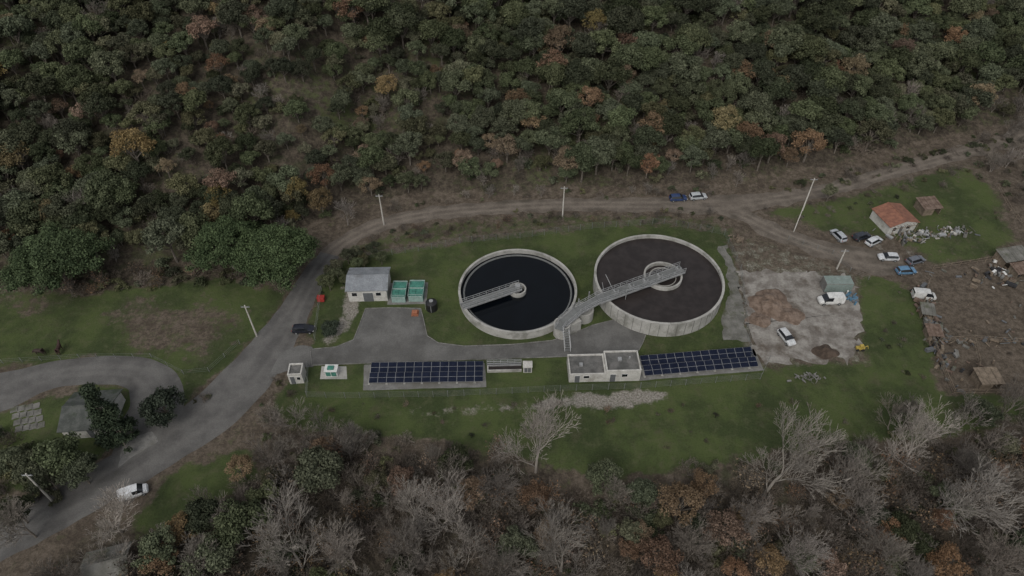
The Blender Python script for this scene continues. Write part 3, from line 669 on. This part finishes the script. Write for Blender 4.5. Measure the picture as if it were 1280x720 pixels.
# ---------------- animals
def beast(name,u,v,head,col,graze=True):
    p=W(u,v); me=bpy.data.meshes.new(name)
    hz=(.35 if graze else 1.6)
    V=[(-.8,0,1.15),(-.3,0,1.1),(.3,0,1.1),(.7,0,1.2),(1.1,0,1.05 if graze else 1.5),(1.35,0,hz+.25),(1.6,0,hz),(-.95,0,1.05),(-1.02,0,.5)]
    R=[.32,.38,.38,.32,.2,.17,.1,.06,.03]; E=[(0,1),(1,2),(2,3),(3,4),(4,5),(5,6),(0,7),(7,8)]
    for s in (-.2,.2):
        b0=len(V); V+=[(-.72,s,.8),(-.88,s,.45),(-.8,s,0.03),(.62,s,.75),(.66,s,.4),(.62,s,.03),(1.3,s*.7,hz+.42)]; R+=[.17,.08,.06,.13,.07,.06,.04]
        E+=[(0,b0),(b0,b0+1),(b0+1,b0+2),(3,b0+3),(b0+3,b0+4),(b0+4,b0+5),(5,b0+6)]
    me.from_pydata(V,E,[]); o=bpy.data.objects.new(name,me); scene.collection.objects.link(o)
    bpy.context.view_layer.objects.active=o; sk=o.modifiers.new('skin','SKIN')
    for i,r in enumerate(R): me.skin_vertices[0].data[i].radius=(r,r)
    me.skin_vertices[0].data[1].use_root=True
    o.modifiers.new('sub','SUBSURF').levels=1
    me.materials.append(plain('hide',col,.8)); o.location=(p.x,p.y,hg(p.x,p.y)+.03); o.rotation_euler=(0,0,math.radians(head))
beast('cow',52,443,175,(.035,.022,.018)); beast('cow',76,440,100,(.04,.02,.016),False)
# ---------------- tree templates
def segs_mesh(B,segs,n,mi):
    if not segs: return
    a=np.array([s[0] for s in segs]);b=np.array([s[1] for s in segs]);r0=np.array([s[2] for s in segs]);r1=np.array([s[3] for s in segs])
    d=b-a; d/=np.linalg.norm(d,axis=1,keepdims=True)+1e-9
    up=np.where(np.abs(d[:,2:3])<.9,np.array([[0,0,1.]]),np.array([[1.,0,0]])); x=np.cross(d,up); x/=np.linalg.norm(x,axis=1,keepdims=True); y=np.cross(d,x)
    V=np.zeros((len(a),2*n,3))
    for k in range(n):
        t=2*math.pi*k/n; o=x*math.cos(t)+y*math.sin(t); V[:,k]=a+o*r0[:,None]; V[:,n+k]=b+o*r1[:,None]
    base=B['n']+np.arange(len(a))*2*n
    for k in range(n):
        k2=(k+1)%n; B['f'].append(np.stack([base+k,base+k2,base+n+k2,base+n+k],-1)); B['m'].append(np.full(len(a),mi))
    B['v'].append(V.reshape(-1,3)); B['t'].append(np.repeat(rng.random(len(a)),2*n)); B['n']+=len(a)*2*n
def leaves(B,P_,Nn,size,tone,mi):
    k=len(P_); r=rng.normal(size=(k,3)); Nn=Nn+.75*rng.normal(size=(k,3)); Nn/=np.linalg.norm(Nn,axis=1,keepdims=True)
    x=np.cross(Nn,r); x/=np.linalg.norm(x,axis=1,keepdims=True)+1e-9; y=np.cross(Nn,x); s=size*rng.uniform(.6,1.4,(k,1)); s2=s*rng.uniform(.45,.9,(k,1))
    V=np.stack([P_-x*s,P_-y*s2,P_+x*s,P_+y*s2],1); base=B['n']+np.arange(k)*4
    B['f'].append(np.stack([base,base+1,base+2,base+3],-1)); B['m'].append(np.full(k,mi)); B['v'].append(V.reshape(-1,3)); B['t'].append(np.repeat(tone,4)); B['n']+=4*k
def newB(): return dict(v=[],f=[],m=[],t=[],n=0)
def finish(B,name,mats):
    me=bpy.data.meshes.new(name); V=np.concatenate(B['v']); Fq=np.concatenate(B['f']); me.from_pydata(V.tolist(),[],Fq.tolist())
    for m in mats: me.materials.append(m)
    me.polygons.foreach_set('material_index',np.concatenate(B['m']).astype('i'))
    t=np.clip(np.concatenate(B['t']),0,1); at=me.color_attributes.new('tone','FLOAT_COLOR','POINT'); at.data.foreach_set('color',np.stack([t,t,t,np.ones_like(t)],-1).astype('f').ravel()); me.update(); return me
def unit(n): 
    d=rng.normal(size=(n,3)); return d/np.linalg.norm(d,axis=1,keepdims=True)
def crown(name,mat,R=3.2,zc=4.5,zr=2.6,clumps=22,cr=1.15,nl=150,ls=.22,trunk=.22,core=True,shape='dome'):
    B=newB(); cs=[]
    for k in range(clumps):
        dv=unit(1)[0]; dv[2]=abs(dv[2])*1.0-.25; rad=rng.uniform(.4,1.0)**.5
        if shape=='cone':
            h=rng.uniform(0,1)**1.3; a=rng.uniform(0,6.28); rr=R*(1-h)*rng.uniform(.5,1)+.1; c=np.array([rr*math.cos(a),rr*math.sin(a),zc-zr+2*zr*h])
        else: c=np.array([dv[0]*R*rad,dv[1]*R*rad,zc+dv[2]*zr*rad])
        c[:2]*=rng.uniform(.8,1.2); cs.append(c)
    segs=[((0,0,-.4),(.1,0,zc*.45),trunk,trunk*.75),((.1,0,zc*.45),(0,.1,zc),trunk*.75,trunk*.4)]
    for c in cs[::2]: segs.append(((.05,.05,zc*rng.uniform(.4,.75)),tuple(c),trunk*.4,.03))
    segs_mesh(B,segs,5,0)
    for c in cs:
        r=cr*rng.uniform(.55,1.4); n=int(nl*(r/cr)**2); dv=unit(n); dv[:,2]=np.where(dv[:,2]<-.4,-dv[:,2],dv[:,2])
        sh=rng.uniform(.55,1.2,(n,1)); sq=np.array([1,1,.85]); P_=c+dv*r*sh*sq
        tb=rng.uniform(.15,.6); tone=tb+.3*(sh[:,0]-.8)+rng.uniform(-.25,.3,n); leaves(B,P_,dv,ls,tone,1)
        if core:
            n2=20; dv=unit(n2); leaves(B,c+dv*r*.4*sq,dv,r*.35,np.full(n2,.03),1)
    return finish(B,name,[L['bark'],mat])
def baretree(name,mat,Hh=10,spread=.55,depth=5,kids=3,r=.28,seed=1,up=.25,tw=.022,multi=1,leafm=None,nleaf=0):
    rr=random.Random(seed); segs=[]; tips=[]
    def grow(p,d,Ln,r0,dep):
        k=3 if dep>2 else 2; q=p; rad=r0
        for i in range(k):
            d=(d+Vector((rr.gauss(0,.14),rr.gauss(0,.14),rr.gauss(0,.06)+up*.12))).normalized(); q2=q+d*(Ln/k); r2=max(tw,rad*(.86 if dep else .7))
            segs.append((tuple(q),tuple(q2),rad,r2)); q=q2; rad=r2
            if dep>0 and i<k-1:
                s=spread*rr.uniform(.8,1.4); a=rr.uniform(0,6.28); o=d.orthogonal().normalized(); o.rotate(Matrix.Rotation(a,3,d)); nd=(d+o*s*1.3+Vector((0,0,up*.4))).normalized(); grow(q,nd,Ln*rr.uniform(.5,.72),max(tw,rad*.5),dep-1)
        if dep>0:
            for j in range(kids):
                s=spread*rr.uniform(.5,1.3); a=6.28*j/kids+rr.uniform(-.6,.6); o=d.orthogonal().normalized(); o.rotate(Matrix.Rotation(a,3,d)); nd=(d+o*s+Vector((0,0,up*.4))).normalized(); grow(q,nd,Ln*rr.uniform(.58,.8),max(tw,rad*.64),dep-1)
        else: tips.append(tuple(q))
    for m_ in range(multi):
        d0=Vector((rr.gauss(0,.12*multi),rr.gauss(0,.12*multi),1)).normalized(); grow(Vector((rr.gauss(0,.1*multi),rr.gauss(0,.1*multi),-.3)),d0,Hh*.33,r,depth)
    B=newB(); big=[s for s in segs if s[2]>.06]; sm=[s for s in segs if s[2]<=.06]; segs_mesh(B,big,6,0); segs_mesh(B,sm,3,0)
    if leafm and tips:
        T=np.array(tips); T=T[rng.integers(0,len(T),nleaf)]+rng.normal(size=(nleaf,3))*.25; leaves(B,T,unit(nleaf),.13,rng.random(nleaf),1)
    return finish(B,name,[mat]+([leafm] if leafm else []))
T={}
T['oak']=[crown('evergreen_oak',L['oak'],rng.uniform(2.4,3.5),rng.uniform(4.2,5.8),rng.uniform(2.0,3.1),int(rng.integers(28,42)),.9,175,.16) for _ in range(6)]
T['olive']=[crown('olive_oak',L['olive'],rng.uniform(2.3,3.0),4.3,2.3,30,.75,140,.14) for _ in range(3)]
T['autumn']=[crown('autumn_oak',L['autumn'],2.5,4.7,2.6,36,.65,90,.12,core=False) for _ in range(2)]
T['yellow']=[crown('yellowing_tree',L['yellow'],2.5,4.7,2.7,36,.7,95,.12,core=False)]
T['grey']=[baretree('grey_tree',L['greybark'],7,.6,4,3,.14,s) for s in (3,4)]
T['shrub']=[crown('shrub',L['oak'],1.2,.8,.8,10,.5,110,.11,trunk=.06),crown('shrub',L['olive'],1.3,.7,.7,10,.45,100,.11,trunk=.06)]
T['twig']=[baretree('twig_bush',L['brown'],3.0,.8,3,3,.05,s,multi=6,up=.1,tw=.016) for s in (11,12,13)]
T['litter']=[baretree('leafy_twig_bush',L['brown'],4.2,.75,3,3,.07,s,multi=4,up=.15,tw=.016,leafm=L['autumn'],nleaf=200) for s in (15,)]
T['thin']=[baretree('thin_tree',L['greybark'],9,.42,4,3,.12,s,up=.35,tw=.018,multi=2) for s in (41,42)]
tc=bpy.data.collections.new('tree_templates'); IDX={}; i=0
for k,ms in T.items():
    IDX[k]=[]
    for me_ in ms:
        o=bpy.data.objects.new('template_%02d_%s'%(i,me_.name),me_); tc.objects.link(o); IDX[k].append(i); i+=1
def scatter(name,pts):
    me=bpy.data.meshes.new(name); me.from_pydata([p[:3] for p in pts],[],[])
    for nm,ty,k in (('rot','FLOAT',3),('scl','FLOAT',4),('idx','INT',5)):
        a=me.attributes.new(nm,ty,'POINT'); a.data.foreach_set('value',[p[k] for p in pts])
    o=bpy.data.objects.new(name,me); scene.collection.objects.link(o)
    ng=bpy.data.node_groups.new(name,'GeometryNodeTree'); ng.interface.new_socket('Geometry',in_out='INPUT',socket_type='NodeSocketGeometry'); ng.interface.new_socket('Geometry',in_out='OUTPUT',socket_type='NodeSocketGeometry')
    gi=ng.nodes.new('NodeGroupInput'); gout=ng.nodes.new('NodeGroupOutput'); ip=ng.nodes.new('GeometryNodeInstanceOnPoints'); ci=ng.nodes.new('GeometryNodeCollectionInfo')
    ci.inputs['Collection'].default_value=tc; ci.inputs['Separate Children'].default_value=True; ci.inputs['Reset Children'].default_value=True; ip.inputs['Pick Instance'].default_value=True
    def na(n_,t_):
        q=ng.nodes.new('GeometryNodeInputNamedAttribute'); q.data_type=t_; q.inputs['Name'].default_value=n_; return q.outputs['Attribute']
    cx=ng.nodes.new('ShaderNodeCombineXYZ'); l=ng.links.new
    l(gi.outputs[0],ip.inputs['Points']); l(ci.outputs[0],ip.inputs['Instance']); l(na('idx','INT'),ip.inputs['Instance Index']); l(na('rot','FLOAT'),cx.inputs[2]); l(cx.outputs[0],ip.inputs['Rotation']); l(na('scl','FLOAT'),ip.inputs['Scale']); l(ip.outputs[0],gout.inputs[0])
    md=o.modifiers.new('scatter','NODES'); md.node_group=ng; return o
def pick(k): return random.choice(IDX[k])
pts=[];sh=[]
sp=3.7
for ix in range(int(400/sp)):
    for iy in range(int(150/sp)):
        x=-200+(ix+random.random()*.95)*sp; y=95+(iy+random.random()*.95)*sp; d_=y-float(edge_y(x))
        if d_<1.5+2*noise.noise(Vector((x*.1,0,3))) or y>225: continue
        z=hg(x,y); u,v=P(x,y,z+4); nz=noise.noise(Vector((x/18,y/18,2))); n3=noise.noise(Vector((x/8,y/8,7)))
        scrub=math.exp(-(((u-330)/250)**2+((v-140)/95)**2))
        s=random.choice([random.uniform(.6,.95),random.uniform(.85,1.4)])*(1-.32*scrub)
        if random.random()<.2*scrub+ (.1 if n3<-.3 else 0): continue
        r=random.random(); 
        if n3>.22 and r<.34: k='autumn' if random.random()<.65 else 'yellow'
        elif r<.07+.15*scrub+.35*max(0,nz): k='olive'
        elif r<.11+.28*scrub+.15*max(0,nz): k='autumn' if random.random()<.5 else 'grey'
        elif r<.22+.25*scrub: k='olive'
        elif r>.955: k='grey'
        else: k='oak'
        if d_<7 and random.random()<.45: k=random.choice(['grey','grey','olive','olive','autumn'])
        pts.append((x,y,z-.2-random.random()*.8,random.uniform(0,6.28),s,pick(k)))
        if random.random()<.45:
            x2=x+random.uniform(-3,3);y2=y+random.uniform(-3,3); sh.append((x2,y2,hg(x2,y2)-.1,random.uniform(0,6.28),random.uniform(.8,1.6),pick(random.choice(['shrub','twig','shrub']))))
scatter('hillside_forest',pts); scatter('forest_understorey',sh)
def inpoly(x,y,pl):
    c=False; n=len(pl)
    for i in range(n):
        a=pl[i];b=pl[(i+1)%n]
        if (a.y>y)!=(b.y>y) and x<(b.x-a.x)*(y-a.y)/(b.y-a.y)+a.x: c=not c
    return c
def fillpoly(px,sp,mix,smin,smax,prob=1,clump=None):
    pl=[W(u,v) for u,v in px]; out=[]; x0=min(p.x for p in pl);x1=max(p.x for p in pl);y0=min(p.y for p in pl);y1=max(p.y for p in pl)
    x=x0
    while x<x1:
        y=y0
        while y<y1:
            X_=x+random.uniform(0,sp);Y_=y+random.uniform(0,sp)
            if inpoly(X_,Y_,pl) and random.random()<prob and (clump is None or noise.noise(Vector((X_/9,Y_/9,4)))>clump): out.append((X_,Y_,hg(X_,Y_)-.1,random.uniform(0,6.28),random.uniform(smin,smax),pick(random.choice(mix))))
            y+=sp
        x+=sp
    return out
FG=[(150,700),(210,665),(320,610),(350,565),(500,580),(640,592),(760,632),(900,605),(1050,585),(1180,566),(1420,545),(1500,900),(1200,1300),(0,1300),(-150,900),(60,720)]
fg=fillpoly(FG,2.3,['twig','twig','twig','twig','litter'],.8,1.5,.85)+fillpoly(FG,3.2,['shrub'],.8,1.7,.8,.08)+fillpoly(FG,4.2,['thin','thin','grey','grey','thin','autumn'],.6,1.0,.65)+fillpoly(FG,5.5,['oak','olive'],.45,.85,.6,.12)
fg+=fillpoly([(330,560),(345,515),(400,530),(500,548),(640,565),(640,595),(350,580)],2.4,['twig','twig','litter','shrub'],.5,1.2,.5)
fg+=fillpoly([(330,600),(345,530),(380,505),(390,540),(480,560),(480,600)],3.5,['thin','grey','twig'],.5,.9,.7)
fg+=fillpoly([(760,610),(900,580),(1200,525),(1290,508),(1290,560),(900,605),(770,635)],2.8,['twig','twig','litter','shrub'],.6,1.1,.5)
fg+=fillpoly([(1080,560),(1100,520),(1200,505),(1290,500),(1290,580)],4,['grey','thin','twig','grey'],.6,1.1,.7)
scatter('riverside_thicket',fg)
hb=fillpoly([(398,368),(402,352),(425,325),(470,315),(480,330),(440,352),(412,372)],2.0,['oak','olive','shrub'],.34,.52)
scatter('hedge',hb)
ed=fillpoly([(430,318),(470,290),(560,276),(700,266),(890,262),(925,290),(820,281),(745,281),(600,300),(480,314)],1.9,['twig','twig','shrub','shrub','litter'],.3,.65,.55)
ed+=fillpoly([(640,262),(760,262),(900,262),(905,272),(740,276),(640,280)],4,['grey','shrub','twig'],.3,.5,.4)
ed+=fillpoly([(430,290),(470,264),(540,250),(640,244),(800,239),(920,233),(920,243),(800,248),(640,250),(540,257),(470,273)],2.0,['shrub','twig','shrub','grey'],.4,.8,.6)
ed+=fillpoly([(940,240),(1100,205),(1260,165),(1270,180),(1100,222),(1000,242)],2.0,['shrub','twig','shrub'],.4,.9,.5)
ed+=fillpoly([(940,262),(1040,250),(1120,228),(1240,196),(1260,215),(1120,248),(1040,275),(980,280)],2.3,['shrub','twig','twig'],.3,.8,.45)
ed+=fillpoly([(1200,170),(1290,150),(1300,260),(1260,255),(1230,200)],2.2,['shrub','twig','grey','twig'],.4,.9,.6)
ed+=fillpoly([(-60,335),(230,338),(330,325),(370,345),(300,356),(120,368),(-60,366)],2.0,['twig','litter','shrub','shrub'],.6,1.2,.7)
ed+=fillpoly([(1080,350),(1150,375),(1170,490),(1090,455)],2.6,['shrub','twig'],.2,.5,.35)
ed+=fillpoly([(400,505),(1160,500),(1160,535),(900,560),(640,560),(400,535)],3,['shrub','twig','litter'],.15,.45,.3)
ed+=fillpoly([(0,545),(60,560),(110,590),(60,615),(-60,640),(-60,560)],2.6,['shrub','shrub','twig'],.8,1.5,.8)
ed+=fillpoly([(-60,600),(70,580),(110,600),(60,632),(-60,660)],2.2,['shrub','twig'],.6,1.2,.6)
ed+=fillpoly([(210,545),(262,470),(300,440),(285,480),(240,520)],2.5,['shrub','twig'],.3,.7,.5)
ed+=fillpoly([(300,520),(350,470),(372,485),(350,520),(310,560)],2.2,['twig','grey','twig','shrub'],.3,.7,.6)
ed+=fillpoly([(940,262),(1290,262),(1290,490),(1165,490),(1150,340)],4.5,['shrub','twig'],.15,.4,.25)
scatter('roadside_scrub',ed)
# ---------------- individual trees
def tree(name,me_,u,v,zc,s=1.0,rot=None):
    p=W(u,v,zc*s); p=W(u,v,zc*s+hg(p.x,p.y)); o=bpy.data.objects.new(name,me_); scene.collection.objects.link(o)
    o.location=(p.x,p.y,hg(p.x,p.y)-.1); o.scale=(s,)*3; o.rotation_euler=(0,0,random.uniform(0,6.28) if rot is None else rot); return o
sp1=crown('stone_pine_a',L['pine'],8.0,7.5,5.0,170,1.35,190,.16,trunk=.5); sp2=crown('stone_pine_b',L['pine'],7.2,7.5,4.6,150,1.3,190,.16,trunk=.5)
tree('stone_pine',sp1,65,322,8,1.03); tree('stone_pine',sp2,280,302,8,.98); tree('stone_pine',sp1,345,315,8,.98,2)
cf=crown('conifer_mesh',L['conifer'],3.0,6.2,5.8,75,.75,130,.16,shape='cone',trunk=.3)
tree('conifer_tree',cf,133,520,6,1.15)
tree('round_tree',crown('round_mesh',L['conifer'],2.6,3,2.2,36,.85,160,.16),204,510,3,1.2)
tree('round_shrub',crown('round_shrub_mesh',L['conifer'],1.6,1.3,1.0,26,.5,150,.1,trunk=.1),413,410,1.3,1.15)
for u,v,s in ((75,572,1.1),(40,582,.9),(60,598,.8),(100,590,.8),(15,580,.7),(20,640,.8)): tree('evergreen_tree',random.choice(T['oak']),u,v,4.5,s)
tree('young_tree',T['olive'][0],1038,240,4,.7)
bt=[baretree('bare_big',L['palebark'],16,.5,5,3,.27,s,up=.35,tw=.021) for s in (21,22,23,24)]
bg=[baretree('bare_grey',L['greybark'],12,.55,5,3,.22,s,up=.3,tw=.021) for s in (31,32)]
for k_,(u,v,z,s) in enumerate(((975,580,9,1.15),(670,560,8,1.0),(365,690,8,1.0),(440,695,7,.8),(585,640,8,.9),(1150,560,8,.9),(130,640,8,.8),(705,690,8,.95),(1185,610,8,1.0),(1060,610,8,.8),(510,640,7,.7))): tree('bare_tree',bt[k_%4],u,v,z,s)
for u,v,z,s in ((455,548,6,.7),(345,520,5,.6),(1090,630,7,.9),(520,690,7,.9),(1245,600,7,.9),(1000,680,7,.9),(780,620,6,.7),(1260,690,7,1),(25,655,6,.8),(620,605,6,.8),(240,700,6,.7),(1120,690,6,.9),(740,185,6,.7),(350,560,5,.6),(630,700,7,.9),(860,690,6,.8),(560,590,6,.7),(930,640,6,.8)): tree('bare_tree',random.choice(bg),u,v,z,s)
for u,v,s in ((850,630,1.2),(905,660,1.1),(825,695,1.1),(300,585,.8),(880,605,.8)): tree('autumn_tree',random.choice(T['autumn']),u,v,4.5,s)
for u,v,s in ((400,588,1.2),(305,655,1.1),(255,645,.9),(265,700,1.0),(755,600,.8),(200,690,.9),(1230,520,.7),(330,625,.8)): tree('evergreen_tree',random.choice(T['oak']),u,v,4.5,s)
def ftree(name,me_,u,v,s):
    p=Wt(u,v,4.5*s); o=bpy.data.objects.new(name,me_); scene.collection.objects.link(o); o.location=(p.x,p.y,p.z-.2); o.scale=(s,)*3; o.rotation_euler=(0,0,random.uniform(0,6.28))
for u,v,s in ((165,185,1.6),(272,246,1.1),(905,150,1.4),(1225,120,1.4),(400,250,1.1),(370,238,1.1),(20,195,1.3),(55,265,1.1)): ftree('yellowing_tree',T['yellow'][0],u,v,s)
for u,v,s in ((700,50,1.5),(690,78,1.3),(780,55,1.3),(440,12,1.4),(665,150,1.2),(935,165,1.2),(780,95,1.2),(1130,60,1.2),(960,50,1.1)): ftree('autumn_tree',random.choice(T['autumn']),u,v,s)
for u,v,s in ((100,255,1.4),(20,240,1.3),(430,260,1.2),(60,150,1.0),(1250,195,1.1),(740,190,1.0)): ftree('bare_tree',random.choice(T['grey']),u,v,s)
print('trees',len(pts),len(sh),len(fg),len(ed))
